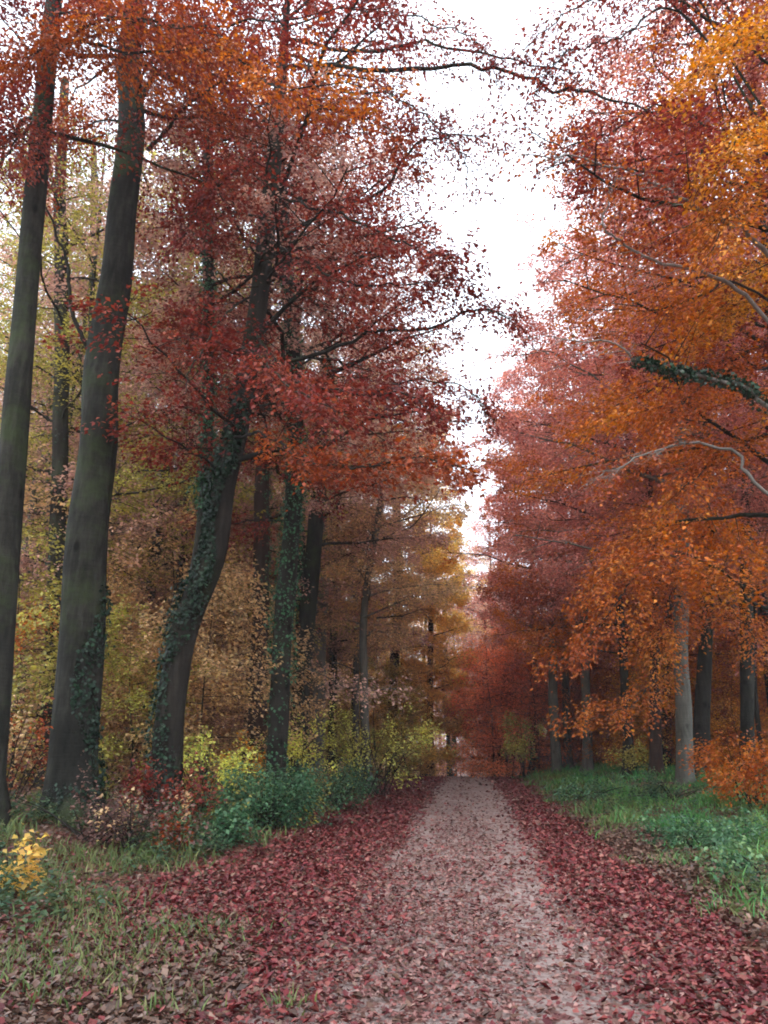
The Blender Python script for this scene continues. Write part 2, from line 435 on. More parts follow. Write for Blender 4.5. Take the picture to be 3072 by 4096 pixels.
def bough(tree, base, pts, r0, mat, bark, rng, leafy=True, dens=36, size=.085, L=1.1, t0=.25, n=26, ivy=False, keep=None, r1=.006, up=.0):
    """one separately seen branch: wood along pts, sprays on both sides, as a child of its tree"""
    P = spline(pts, 36); t = np.linspace(0, 1, 36)
    kink = np.cumsum(rng.normal(0, .016, (36, 3)), 0); kink -= np.outer(t, kink[-1]); P = P + kink * np.linalg.norm(P[-1] - P[0]) * .25
    w = MB(); tube(w, P, .62 * r0 * (1 - t) ** .8 + r1, 7, rough=.08, seed=int(rng.integers(1e6)))
    p0, d0, l0 = [], [], []
    sd = 1
    for tt in np.linspace(t0, 1, n):
        sd = -sd
        p = np.array([np.interp(tt, t, P[:, q]) for q in range(3)]); k = min(int(tt * 34), 33)
        d = norm(P[k + 2] - P[k]); s = norm(np.cross(d, (0, 0, 1.)))
        dd = d * rng.uniform(.5, 1) + s * sd * rng.uniform(.5, 1.1); dd[2] += rng.normal(up, .22)
        ll = L * (1.1 - .5 * tt) * rng.uniform(.6, 1.25)
        p0.append(p); d0.append(dd); l0.append(ll)
        tl = np.linspace(0, 1, 5)[:, None]
        B = p + norm(dd) * ll * tl; B[:, 2] -= .1 * ll * tl[:, 0] ** 2; B += rng.normal(0, .02 * ll, B.shape) * tl
        tube(w, B, np.linspace(max(.004, r0 * .13), .002, 5), 3)
    twigs(w, np.array(p0), np.array(d0), np.array(l0), rng, w=.004)
    br = link('branch', w.mesh('branch', BK[bark], base, True), tree)
    if leafy:
        lf = MB(); l0 = np.array(l0)
        sprays(lf, np.array(p0), np.array(d0), l0, l0 * dens * 2.4, size, rng, keep=keep)
        if lf.n: link('leaves', lf.mesh('leaves', LM[mat], base), br)
    if ivy:
        iv = MB(); ii = np.where(t < .72)[0]; m = 1500
        j = rng.integers(0, ii[-1], m); o = norm(rng.normal(0, 1, (m, 3)) + np.array((0, 0, .5)))
        Pj = P[j] + (P[j + 1] - P[j]) * rng.uniform(0, 1, (m, 1)) + o * (r0 * (1 - t[j]) + .02 + np.abs(rng.normal(0, .035, m)))[:, None]
        leaves(iv, Pj, o * .5 + rng.normal(0, .6, (m, 3)), o + np.array((0, 0, .4)), .075 * rng.uniform(.6, 1.2, m), wid=.85)
        link('ivy', iv.mesh('ivy', LM['ivy'], base), br)
    return br


def put_base(x, y):
    return np.array((x, y, float(terr(x, y)) - .05))


NAMED = []


def named_tree(label, px, widths, y, bark, mat, height=23, cs=8, nl=26, Lmax=4.2, dens=24, size=.10, seed=1, ivy=None, second=9,
               bias=(1, 0, 0), sides=18, flare=.7, cat='tree', name='beech_tree', group=None, rough=.06, keep=corridor, el=(16, 62), crown=True, ivymat='ivy'):
    rng = np.random.default_rng(seed)
    pts = [at(a, b, y) for a, b in px]
    b0 = put_base(pts[0][0], y)
    if pts[0][2] > b0[2] + .3:
        d = (pts[0] - pts[1]) / (pts[0][2] - pts[1][2] + 1e-6) * -1
        k = pts[0][2] - b0[2]
        foot = pts[0] + d * np.array((.6, 0, 0)) * k; foot[2] = float(terr(foot[0], y)) - .05
        pts = [foot] + pts; widths = [widths[0]] + list(widths)
    else:
        pts[0][2] = b0[2]
    rad = [w * .5 * y * 1.03 / F for w in widths]
    TP, TR = trunk_path(pts, rad, height)
    base = TP[0].copy(); NAMED.append((base[0], y))
    tr = thing(name, label, cat, base, group)
    wood, leaf = MB(), MB()
    tube(wood, TP, TR, sides, rough, seed, flare)
    if crown:
        grow(wood, leaf, TP, TR, base[2] + cs, base[2] + height - .6, nl, Lmax, rng, dens, size, np.array(bias, float), keep, second=second, el=el, flat=.28 if y < 25 else .45)
    link('trunk', wood.mesh('trunk', BK[bark], base, True), tr)
    if leaf.n: link('crown', leaf.mesh('crown', LM[mat], base), tr)
    if ivy:
        iv = MB()
        for (z0, z1, n, ang, spr) in ivy:
            ivy_on(iv, TP, TR, base[2] + z0, base[2] + z1, n, rng, ang, spr)
        link('ivy', iv.mesh('ivy', LM[ivymat], base), tr)
    return tr, base, TP, TR


# ================================================================== setting
def build_ground():
    xs = np.unique(np.concatenate([-np.geomspace(9, 420, 26), np.arange(-9, 9.01, .25), np.geomspace(9, 420, 26)]))
    ys = np.unique(np.concatenate([np.linspace(-60, -2, 14), np.arange(-2, 60, .4), np.geomspace(60, 600, 36)]))
    X, Y = np.meshgrid(xs, ys)
    Z = terr(X, Y)
    Z = Z - np.where(Y > 110, 0, 0)
    nx = len(xs)
    i = (np.arange(len(ys) - 1)[:, None] * nx + np.arange(nx - 1)[None])
    f = np.stack([i, i + 1, i + nx + 1, i + nx], -1).reshape(-1, 4)
    mb = MB(); mb.add(np.stack([X, Y, Z], -1).reshape(-1, 3), f)
    m = ground_mat('forest floor', [(.06, .028, .02), (.11, .045, .032), (.16, .075, .045), (.20, .11, .07)], (.075, .055, .035), 10, .75)
    o = link('ground', mb.mesh('ground', m, smooth=True)); flag(o, 'structure')
    px = np.arange(-1.85, 1.91, .25); X, Y = np.meshgrid(px, ys[(ys > -3) & (ys < 130)])
    e = np.zeros_like(X); e[:, 0] = .12 * np.sin(Y[:, 0] * 1.1); e[:, -1] = .12 * np.sin(Y[:, -1] * .9 + 2)
    X = X + e
    Z = pathz(Y) + .006 + .02 * np.exp(-((X - .0) / .35) ** 2) * .5
    nx = len(px); ny = X.shape[0]
    i = (np.arange(ny - 1)[:, None] * nx + np.arange(nx - 1)[None])
    f = np.stack([i, i + 1, i + nx + 1, i + nx], -1).reshape(-1, 4)
    mb = MB(); mb.add(np.stack([X, Y, Z], -1).reshape(-1, 3), f)
    m = ground_mat('gravel track', [(.20, .10, .085), (.26, .15, .12), (.16, .06, .055)], (.33, .25, .225), 13, .3)
    o = link('path', mb.mesh('path', m, smooth=True)); flag(o, 'structure')


def lit_leaves(mb, x, y, size, rng, lift=.012):
    n = len(x)
    P = np.stack([x, y, terr(x, y) + np.where((x > -1.9) & (x < 2.2), .012, .0) + lift * rng.uniform(.2, 2.2, n)], 1)
    a = rng.uniform(0, 6.28, n)
    A = np.stack([np.cos(a), np.sin(a), rng.normal(0, .22, n)], 1); N = np.array((0, 0, 1.)) + rng.normal(0, .42, (n, 3))
    A = norm(A); B = norm(np.cross(N, A)); N = np.cross(A, B); S = (size * np.clip(rng.lognormal(-.12, .38, n), .4, 1.5))[:, None]
    cu = rng.uniform(-.08, .42, (n, 1)); w = rng.uniform(.24, .40, (n, 1))
    m = P + A * S * .5
    v = np.stack([P, m + B * S * w + N * S * cu, P + A * S + N * S * cu * .8, m - B * S * w + N * S * cu * .7, m + N * S * .0], 1)
    k = np.arange(n)[:, None] * 5
    f = np.concatenate([k + np.array([[0, 4, 2, 1]]), k + np.array([[0, 3, 2, 4]])], 0)
    mb.add(v.reshape(-1, 3), f)


def path_density(x, y, rng):
    """where the leaves lie: thick at the verges and between the ruts, thin in the two wheel tracks"""
    wob = .18 * np.sin(y * .55) + .1 * np.sin(y * 1.7 + 1)
    d = np.where(np.abs(x - .1) < 1.35, .80 - .45 * sstep(6, 16, y), .9 - .3 * sstep(9, 18, y))
    d = np.where((x < -1.35 + wob) & (x > -3.9 + wob * 2), 1.0, d)
    d = np.where((x > 1.15 + wob * .5), 1.0, d)
    tr = np.exp(-((x - .62 - wob * .3) / .36) ** 2); d = d * (1 - .62 * tr)
    tl = np.exp(-((x + .95 - wob * .3) / .4) ** 2) * sstep(9, 17, y); d = d * (1 - .6 * tl)
    d = d * np.where(x < -3.2 + wob * 2.5, .5, 1)
    d = d * (1 - .75 * sstep(13, 26, y) * np.exp(-((x - .1) / 1.25) ** 4))
    edge_r = 2.4 + .22 * np.sin(y * .8) + .15 * np.sin(y * 2.3) + .25 * sstep(9, 5, y)
    d = np.where(x > edge_r, .10, d)
    d = np.where(x < -4.1 + .5 * np.sin(y * .6), .22, d)
    return d


def build_fallen():
    rng = np.random.default_rng(5)
    mb, mb2, mb3 = MB(), MB(), MB()
    for (y0, y1, n, s) in ((3.6, 9, 92000, .055), (9, 18, 96000, .066), (18, 30, 56000, .09), (30, 46, 30000, .12)):
        x = rng.uniform(-6.5, 3.4, n); y = rng.uniform(y0, y1, n)
        k = rng.uniform(0, 1, n) < path_density(x, y, rng); x, y = x[k], y[k]
        b = rng.uniform(0, 1, len(x)) < np.where(x < -2.6 + .5 * np.sin(y) + 1.3 * sstep(8.2, 5.4, y), .7 * sstep(9.5, 5.5, y) + .2, .10)
        c = ~b & (rng.uniform(0, 1, len(x)) < .12 + .78 * np.exp(-((x + .15 + .2 * np.sin(y * .6)) / 1.15) ** 4))
        lit_leaves(mb3, x[c], y[c], s * .68, rng); b2 = b; b = b | c
        lit_leaves(mb, x[~b], y[~b], s, rng); b = b2; lit_leaves(mb2, x[b], y[b], s, rng)
    o = link('fallen_leaves', mb.mesh('fallen_leaves', LM['fallen'])); flag(o, 'stuff', 'crimson fallen leaves strewn over the gravel track and its verges', 'leaves')
    o = link('worn_leaves', mb3.mesh('worn_leaves', LM['worn'])); flag(o, 'stuff', 'worn dusty pink leaves trodden into the middle of the gravel track', 'leaves')
    # brown litter on the banks and the woodland floor
    for (xa, xb, ya, yb, n) in ((-16, -4.2, 4, 40, 40000), (2.3, 12, 5, 40, 12000), (2.4, 3.7, 5, 20, 11000), (3, 13, 9, 34, 6000)):
        x = rng.uniform(xa, xb, n); y = rng.uniform(ya, yb, n); lit_leaves(mb2, x, y, .07, rng, .03)
    o = link('leaf_litter', mb2.mesh('leaf_litter', LM['litter'])); flag(o, 'stuff', 'dull brown leaf litter on the grassy verges and woodland floor', 'leaves')


def blades(mb, x, y, h, rng, w=.014):
    n = len(x); a = rng.uniform(0, 6.28, n)
    P = np.stack([x, y, terr(x, y) - .01], 1); S = np.stack([np.cos(a), np.sin(a), np.zeros(n)], 1)
    b = rng.uniform(0, 6.28, n); bend = rng.uniform(.15, .95, n) * h
    D = np.stack([np.cos(b) * bend, np.sin(b) * bend, h * rng.uniform(.7, 1.05, n)], 1)
    w = w * rng.uniform(.6, 1.4, n)[:, None]
    M = P + D * np.array((.35, .35, .6))
    v = np.stack([P - S * w, P + S * w, M + S * w * .8, M - S * w * .8, P + D + S * w * .15, P + D - S * w * .15], 1)
    k = np.arange(n)[:, None] * 6
    mb.add(v.reshape(-1, 3), np.concatenate([k + np.array([[0, 1, 2, 3]]), k + np.array([[3, 2, 4, 5]])], 0))


def patch(x, y, s=.5, ph=0.):
    return .5 + .25 * np.sin(x * 1.9 * s + ph + 1.3 * np.sin(y * .7 * s)) + .25 * np.sin(y * 1.5 * s + 2 * ph + 1.1 * np.sin(x * 1.3 * s))


def build_grass():
    rng = np.random.default_rng(8)
    g, d = MB(), MB()
    for (y0, y1, n, hh, w) in ((6, 14, 42000, .20, .008), (14, 26, 60000, .26, .013), (26, 46, 42000, .32, .024)):
        x = rng.uniform(2.25, 15, n); y = rng.uniform(y0, y1, n)
        p = patch(x, y, 1.0, .4); e = sstep(2.3, 3.4 + 1.0 * np.sin(y * .5), x)
        k = rng.uniform(0, 1, n) < (.15 + .85 * sstep(.28, .6, p)) * (.10 + .9 * sstep(2.3, 3.6, x + .5 * np.sin(y * .8) + .4 * np.sin(y * 2.1))); x, y, p = x[k], y[k], p[k]
        dull = rng.uniform(0, 1, len(x)) < np.where(x < 4.0 + .8 * np.sin(y * .7), .75, .25)
        h = hh * (.25 + 1.5 * p * patch(x, y, 2.3, .9)) * rng.uniform(.5, 1.4, len(x)) * np.where(dull, .7, 1)
        blades(g, x[~dull], y[~dull], h[~dull], rng, w); blades(d, x[dull], y[dull], h[dull], rng, w)
    for (y0, y1, n, hh, w) in ((4, 12, 15000, .15, .008), (12, 40, 18000, .2, .016)):
        x = rng.uniform(-9, -3.2, n); y = rng.uniform(y0, y1, n); p = patch(x, y, 1.3, 2.)
        k = rng.uniform(0, 1, n) < sstep(.25, .6, p) * sstep(-3.2, -4.6 + .5 * np.sin(y), x) * .8; x, y, p = x[k], y[k], p[k]
        blades(d, x, y, hh * (.5 + p) * rng.uniform(.5, 1.3, len(x)), rng, w)
    # green blades showing through the leaves at the left verge
    for (bx, by, sx, sy, n) in ((-2.7, 7.6, .45, .35, 520), (-2.6, 5.9, .45, .3, 230), (-3.3, 6.5, .6, .4, 800), (-1.9, 5.5, .2, .15, 60), (-3.6, 7.4, .5, .5, 420), (-1.2, 5.6, .08, .07, 50)):
        x = rng.normal(bx, sx, n); y = rng.normal(by, sy, n); blades(d, x, y, .11 * rng.uniform(.3, 1.3, n), rng, .007)
    o = link('grass', g.mesh('grass', LM['grass'])); flag(o, 'stuff', 'lush green grass on the bank right of the track', 'grass')
    o = link('verge_grass', d.mesh('verge_grass', LM['dull'])); flag(o, 'stuff', 'short fading olive grass along both edges of the track', 'grass')
    # broad-leaved weeds: upright stems with paired leaves
    wd = MB()
    n = 1500
    x = np.concatenate([rng.uniform(-9.5, -3.6, 2600), rng.uniform(3.0, 13, 1500)])
    y = np.concatenate([rng.uniform(4.5, 15, 2600), rng.uniform(8, 30, 1500)])
    p = patch(x, y, .9, 1.1); k = (rng.uniform(0, 1, len(x)) < sstep(.3, .65, p)) & ((x > 0) | (x < -3.8 - .2 * sstep(9, 5, y) + .3 * np.sin(y) - np.abs(rng.normal(0, .55, len(x)))))
    x, y = x[k], y[k]; h = rng.uniform(.12, .5, len(x))
    for lv in range(7):
        f = (lv + .6) / 7
        for s in (0, 1):
            a = rng.uniform(0, 6.28, len(x)) + s * 3.14
            o_ = np.stack([np.cos(a), np.sin(a), np.zeros(len(x))], 1)
            P = np.stack([x, y, terr(x, y) + h * f], 1) + o_ * .02 + rng.normal(0, .015, (len(x), 3))
            leaves(wd, P, o_ + np.array((0, 0, -.2)), np.array((0, 0, 1.)) + rng.normal(0, .3, (len(x), 3)), rng.uniform(.06, .13, len(x)) * (1.15 - .5 * f), wid=.6)
    st = MB()
    o = link('weeds', wd.mesh('weeds', LM['weed'])); flag(o, 'stuff', 'low blue green nettles and weeds on both banks', 'weeds')


# ================================================================== shrubs and saplings
def shrub(label, centre, rx, ry, h, n, mat, size, seed, cat='shrub', name='shrub', stems=9, group=None, dome=True, mat2=None, frac2=.15, bark='dark', lowgap=0.):
    rng = np.random.default_rng(seed)
    cx, cy = centre; base = np.array((cx, cy, float(terr(cx, cy))))
    o = thing(name, label, cat, base, group)
    w = MB(); tips = []
    for i in range(stems):
        a = rng.uniform(0, 6.28); rr = math.sqrt(rng.uniform(.05, 1)); tip = np.array((cx + rx * rr * math.cos(a), cy + ry * rr * math.sin(a), 0))
        tip[2] = float(terr(tip[0], tip[1])) + h * (math.sqrt(max(.05, 1 - (.85 * rr) ** 2)) if dome else 1 - .5 * rr) * rng.uniform(.75, 1.1)
        b = base + np.array((rng.normal(0, .12 * rx), rng.normal(0, .12 * ry), -.03))
        mid = b * .45 + tip * .55 + np.array((0, 0, .12 * h)); P = spline([b, mid, tip], 9)
        tube(w, P, np.linspace(.016, .004, 9), 4); tips.append(P)
    link('stems', w.mesh('stems', BK[bark], base, True), o)
    lf = MB(); m = max(8, n // 45)
    # leafy twigs leave the stems all along and fill the outline unevenly
    si = rng.integers(0, stems, m); ti = rng.uniform(.16 + lowgap, 1, m)
    P0 = np.array([[np.interp(t, np.linspace(0, 1, 9), tips[s][:, q]) for q in range(3)] for s, t in zip(si, ti)])
    D = norm(np.stack([(P0[:, 0] - cx) / rx, (P0[:, 1] - cy) / ry, np.full(m, .15)], 1)) + rng.normal(0, .6, (m, 3))
    D[:, 2] = rng.normal(.2, .35, m)
    Ln = rng.uniform(.3, .75, m) * min(rx, ry, h) * .8 + .12
    kp = lambda P: P[:, 2] > terr(P[:, 0], P[:, 1]) + .03
    k2 = rng.uniform(0, 1, m) < (frac2 if mat2 else 0)
    sprays(lf, P0[~k2], D[~k2], Ln[~k2], np.full((~k2).sum(), 45), size, rng, keep=kp, wmul=1.3, flat=.5)
    mats = [LM[mat]]
    if mat2:
        sprays(lf, P0[k2], D[k2], Ln[k2], np.full(k2.sum(), 45), size, rng, keep=kp, mi=1, wmul=1.3, flat=.5); mats.append(LM[mat2])
    link('foliage', lf.mesh('foliage', mats, base), o)
    return o


PROTO = {}


def proto_tree(kind, seed):
    """mesh pair (trunk, crown) of one woodland tree, about the origin"""
    rng = np.random.default_rng(seed)
    wood, leaf = MB(), MB()
    if kind == 'tall':
        h = rng.uniform(21, 25); r = rng.uniform(.15, .25)
        P = np.zeros((7, 3)); P[:, 2] = np.linspace(-.1, h, 7); P[1:, :2] = np.cumsum(rng.normal(0, .16, (6, 2)), 0)
        TP = spline(P, 30); TR = r * (1 - np.linspace(0, 1, 30) ** 1.3 * .9)
        tube(wood, TP, TR, 10, .05, seed, .6)
        grow(wood, leaf, TP, TR, rng.uniform(4.0, 6.5), h - .5, 32, 3.9, rng, 10.5, .135, second=8, wood_k=4)
    elif kind == 'slim':
        h = rng.uniform(13, 17); r = rng.uniform(.08, .12)
        P = np.zeros((6, 3)); P[:, 2] = np.linspace(-.1, h, 6); P[1:, :2] = np.cumsum(rng.normal(0, .2, (5, 2)), 0)
        TP = spline(P, 24); TR = r * (1 - np.linspace(0, 1, 24) ** 1.2 * .9)
        tube(wood, TP, TR, 8, .05, seed, .5)
        grow(wood, leaf, TP, TR, 3.8, h - .4, 24, 2.5, rng, 9, .125, second=7, wood_k=4, el=(0, 45))
    else:
        h = rng.uniform(4.5, 7.5); r = rng.uniform(.025, .045)
        P = np.zeros((5, 3)); P[:, 2] = np.linspace(-.05, h, 5); P[1:, :2] = np.cumsum(rng.normal(0, .18, (4, 2)), 0)
        TP = spline(P, 16); TR = r * (1 - np.linspace(0, 1, 16) * .85)
        tube(wood, TP, TR, 6, .04, seed, .4)
        grow(wood, leaf, TP, TR, .6, h - .2, 20, 1.9, rng, 14, .11, second=6, wood_k=3, el=(-5, 40))
    return wood.mesh('trunk', BK['beech'], smooth=True), leaf.mesh('crown', LM['rust'])


def place(kind, k, x, y, mat, bark, label, group, cat='tree', name='woodland_tree', s=1.0, rz=0.0):
    me = PROTO[kind][k % len(PROTO[kind])]
    o = thing(name, label, cat, (x, y, float(terr(x, y))), group)
    o.rotation_euler.z = rz; o.scale = (s, s, s)
    for nm, m, mt in (('trunk', me[0], BK[bark]), ('crown', me[1], LM[mat])):
        c = link(nm, m, o); c.material_slots[0].link = 'OBJECT'; c.material_slots[0].material = mt
    return o


# ================================================================== build
build_ground()
build_fallen()
build_grass()

# ---- the trees one can tell apart, left of the path
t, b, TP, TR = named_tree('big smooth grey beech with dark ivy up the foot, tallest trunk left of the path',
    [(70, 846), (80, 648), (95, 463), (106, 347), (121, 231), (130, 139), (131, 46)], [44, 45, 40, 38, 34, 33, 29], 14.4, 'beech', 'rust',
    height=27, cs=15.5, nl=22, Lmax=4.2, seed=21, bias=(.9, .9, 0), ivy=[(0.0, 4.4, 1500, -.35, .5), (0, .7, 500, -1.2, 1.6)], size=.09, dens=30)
rng = np.random.default_rng(77)
bough(t, b, [ds(318, 330, 14.4), ds(350, 290, 14.2), ds(385, 245, 13.9), ds(425, 205, 13.5), ds(520, 150, 12.8), ds(640, 130, 12.0)], .085, 'rust', 'dark', rng, n=24, L=1.3)
bough(t, b, [ds(300, 215, 14.4), ds(335, 165, 14.3), ds(370, 120, 14.0), ds(440, 40, 13.3)], .11, 'rust', 'dark', rng, n=16, L=1.2)
bough(t, b, [ds(190, 760, 14.4), ds(160, 660, 14.1), ds(140, 560, 13.9), ds(105, 470, 13.7), ds(60, 360, 13.4), ds(10, 245, 13.2)], .07, 'rust', 'dark', rng, n=14, L=.9, t0=.55, dens=22)
t, b, TP, TR = named_tree('grey beech trunk cut off by the picture edge, left of the biggest trunk',
    [(-22, 870), (10, 486), (24, 330), (36, 185), (49, 46)], [31, 29, 27, 25, 24], 12.5, 'beech', 'crimson', height=24, cs=13.5, nl=18, Lmax=3.4, seed=22, bias=(.7, .9, 0), size=.09, dens=30)
bough(t, b, [ds(95, 120, 12.5), ds(200, 60, 11.5), ds(330, 50, 10.6), ds(480, 80, 10)], .06, 'rust', 'dark', rng, n=26, L=1.2)
for (p, m, sz) in (([ds(245, 60, 12.4), ds(150, 95, 11.8), ds(20, 130, 11)], 'rust', .09), ([ds(120, 30, 12.4), ds(240, 25, 11.2), ds(400, 40, 10.4), ds(620, 30, 9.8), ds(840, 15, 9.4)], 'crimson', .095),
                   ([ds(110, 90, 12.4), ds(260, 120, 11.4), ds(450, 110, 10.6), ds(620, 200, 10), ds(790, 190, 9.7)], 'orange', .085), ([ds(75, 260, 12.4), ds(40, 300, 11.8), ds(-20, 380, 11)], 'crimson', .085)):
    bough(t, b, p, .045, m, 'dark', rng, n=34, L=1.25, dens=36, size=sz, t0=.1)
t, b, TP, TR = named_tree('thin dark trunk flecked with ivy, seen between the two big grey beeches',
    [(52, 740), (55, 600), (60, 463), (62, 300), (60, 200), (65, 80)], [19, 17, 17, 16, 14, 11], 20, 'dark', 'olive', height=20, cs=6, nl=24, Lmax=3.2, seed=23,
    ivy=[(4.5, 12.5, 900, None, 3.14)], size=.10)
bough(t, b, [ds(118, 1300, 20), ds(80, 1330, 19), ds(40, 1350, 18.4), ds(5, 1400, 18)], .03, 'orange', 'dark', rng, n=18, L=.9, dens=34, size=.10, t0=.15)
t, b, TP, TR = named_tree('slender bare trunk close behind the biggest grey beech',
    [(90, 770), (92, 600), (93, 400), (94, 150)], [11, 10, 9, 8], 28, 'dark', 'mauve', height=22, cs=7, nl=22, Lmax=3, seed=24, size=.12)
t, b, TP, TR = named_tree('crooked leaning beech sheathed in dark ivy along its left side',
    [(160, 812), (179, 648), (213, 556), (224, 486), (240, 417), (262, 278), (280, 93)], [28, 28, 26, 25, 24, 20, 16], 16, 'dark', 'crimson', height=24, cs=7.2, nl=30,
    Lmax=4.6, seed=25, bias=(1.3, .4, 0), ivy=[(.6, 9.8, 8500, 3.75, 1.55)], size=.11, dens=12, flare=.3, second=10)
bough(t, b, [ds(600, 80, 16), ds(700, 82, 14.5), ds(830, 95, 13.2), ds(900, 90, 12.6), ds(1050, 110, 12), ds(1150, 133, 11.6), ds(1260, 160, 11.2)], .07, 'crimson', 'dark', rng, n=40, L=.9, dens=14)
bough(t, b, [ds(592, 150, 16), ds(720, 130, 14.5), ds(900, 140, 13.4), ds(1050, 155, 12.8), ds(1180, 182, 12.4), ds(1280, 210, 12), ds(1400, 236, 11.7), ds(1550, 282, 11.4)], .085, 'crimson', 'dark', rng, n=46, L=.8, dens=10, t0=.12)
bough(t, b, [ds(560, 560, 16), ds(680, 470, 15), ds(830, 400, 14), ds(900, 310, 13.6), ds(970, 285, 13.2), ds(1055, 292, 12.8)], .07, 'crimson', 'dark', rng, n=30, L=1.0, dens=34, size=.08)
bough(t, b, [ds(530, 800, 16), ds(700, 770, 15), ds(800, 727, 14.3), ds(900, 715, 13.8), ds(980, 686, 13.4), ds(1070, 664, 13), ds(1110, 690, 12.8)], .07, 'crimson', 'dark', rng, n=38, L=.8, dens=30, size=.095)
bough(t, b, [ds(500, 950, 16), ds(560, 940, 14.6), ds(640, 985, 13.2), ds(760, 1000, 12.3), ds(900, 985, 11.6), ds(1000, 1010, 11.2)], .05, 'rust', 'dark', rng, n=40, L=.9, dens=34, size=.10)
bough(t, b, [ds(510, 760, 16), ds(540, 740, 14), ds(600, 800, 12.5), ds(680, 850, 11.5), ds(760, 880, 11)], .04, 'crimson', 'dark', rng, n=34, L=.85, dens=34, size=.10)
bough(t, b, [ds(540, 640, 16), ds(470, 700, 14), ds(430, 780, 13), ds(400, 850, 12.4)], .04, 'crimson', 'dark', rng, n=14, L=.7, dens=26, size=.08)
for (p, m) in (([ds(600, 240, 16), ds(680, 230, 14.6), ds(780, 260, 13.6), ds(880, 330, 12.8)], 'rust'), ([ds(590, 420, 16), ds(680, 430, 14.4), ds(800, 470, 13.4), ds(930, 520, 12.6), ds(1010, 560, 12.2)], 'crimson'),
               ([ds(570, 520, 16), ds(650, 560, 14.5), ds(760, 600, 13.5), ds(880, 610, 12.9), ds(980, 600, 12.5)], 'crimson'), ([ds(540, 700, 16), ds(640, 820, 14), ds(760, 850, 13), ds(880, 860, 12.3), ds(960, 900, 12)], 'crimson'),
               ([ds(590, 330, 16), ds(520, 360, 14.8), ds(450, 420, 14), ds(390, 520, 13.4)], 'crimson')):
    bough(t, b, p, .05, m, 'dark', rng, n=30, L=1.0, dens=26, size=.11, t0=.2)
for p in ([ds(610, 60, 16), ds(780, 20, 14), ds(900, 42, 13), ds(1000, 75, 12.6), ds(1065, 150, 12.2)], [ds(600, 190, 16), ds(760, 205, 14), ds(880, 240, 13.2), ds(980, 330, 12.6), ds(1020, 420, 12.3)], [ds(560, 880, 16), ds(760, 860, 14), ds(900, 830, 13.2), ds(1010, 840, 12.8), ds(1060, 900, 12.6)]):
    bough(t, b, p, .035, 'crimson', 'dark', rng, n=44, L=.9, dens=13, size=.085, t0=.3)
t, b, TP, TR = named_tree('ivy clad pole of a tree rising behind the crooked leaning beech',
    [(176, 800), (183, 648), (203, 520), (208, 400), (208, 200), (207, 60)], [12, 12, 12, 13, 13, 12], 17.6, 'dark', 'mauve', height=21, cs=10, nl=20, Lmax=3, seed=26, ivymat='ivygreen', ivy=[(7, 16, 6000, None, 3.14)], size=.11)
t, b, TP, TR = named_tree('straight red brown trunk right of the leaning ivy beech',
    [(257, 765), (260, 640), (262, 500)], [19, 17, 16], 24, 'brown', 'mauve', height=23, cs=8, nl=26, Lmax=4, ivy=[(5, 13, 1600, .6, 1.6)], ivymat='ivygreen', seed=27, size=.11)
t, b, TP, TR = named_tree('upright tree buried in thick green ivy behind the bramble mound',
    [(277, 750), (285, 600), (295, 480), (293, 350), (282, 200)], [19, 19, 18, 16, 14], 19.5, 'dark', 'crimson', height=23, cs=8, nl=28, Lmax=4.4, seed=28,
    ivymat='ivygreen', ivy=[(.3, 3.5, 900, None, 3.14), (3.5, 15, 6500, None, 3.14)], size=.10, dens=15)
bough(t, b, [ds(620, 820, 22), ds(700, 750, 20), ds(800, 700, 18), ds(900, 640, 17), ds(960, 600, 16.5)], .06, 'crimson', 'dark', rng, n=30, L=1.1, dens=30, size=.09)
t, b, TP, TR = named_tree('grey trunk next to the ivy buried tree, half hidden by bramble',
    [(297, 755), (305, 640), (318, 500), (325, 380)], [19, 17, 16, 14], 27, 'beech', 'mauve', height=24, cs=8, nl=28, Lmax=4.6, seed=29, size=.12)
bough(t, b, [ds(610, 1420, 24), ds(660, 1440, 23), ds(720, 1470, 22), ds(780, 1490, 21), ds(860, 1490, 20)], .03, 'mauve', 'pale', rng, n=16, L=1.0, dens=20, size=.10, t0=.35)
t, b, TP, TR = named_tree('wide pale grey trunk far back, left of the yellow green shrub',
    [(315, 765), (320, 600), (330, 450)], [17, 16, 14], 38, 'pale', 'mauve', height=24, cs=8, nl=26, Lmax=4.5, seed=30, size=.14)
t, b, TP, TR = named_tree('thin grey trunk directly right of the wide pale one',
    [(332, 765), (334, 600), (337, 450)], [8, 8, 7], 44, 'beech', 'mauve', height=22, cs=7, nl=22, Lmax=3.6, seed=31, size=.15)
t, b, TP, TR = named_tree('pale young trunk standing up out of the yellow green shrub',
    [(367, 770), (364, 690), (365, 600), (381, 500), (383, 440)], [9, 8, 7, 7, 6], 30, 'pale', 'tan', height=17, cs=5.5, nl=24, Lmax=3, seed=32, size=.12)
for p in ([ds(826, 1160, 30), ds(880, 1140, 28.5), ds(920, 1095, 27.8), ds(955, 1045, 27)], [ds(826, 1085, 30), ds(870, 1074, 28.5), ds(902, 1082, 28), ds(912, 1130, 27.6)], [ds(815, 1335, 30), ds(860, 1332, 28.6), ds(915, 1318, 27.6)], [ds(826, 1190, 30), ds(770, 1120, 28.6), ds(700, 1085, 27.6)]):
    bough(t, b, p, .05, 'tan', 'dark', rng, leafy=False, n=12, L=.8, t0=.3)
t, b, TP, TR = named_tree('dim slender trunk with an ivy patch high up, left of the tan larch',
    [(394, 770), (393, 690), (398, 600), (396, 480)], [10, 9, 9, 8], 48, 'dark', 'straw', height=22, cs=9, nl=24, Lmax=3.4, seed=33, ivy=[(1, 5, 900, None, 3.14), (7.5, 13, 2600, None, 3.14)], ivymat='ivygreen', size=.15)
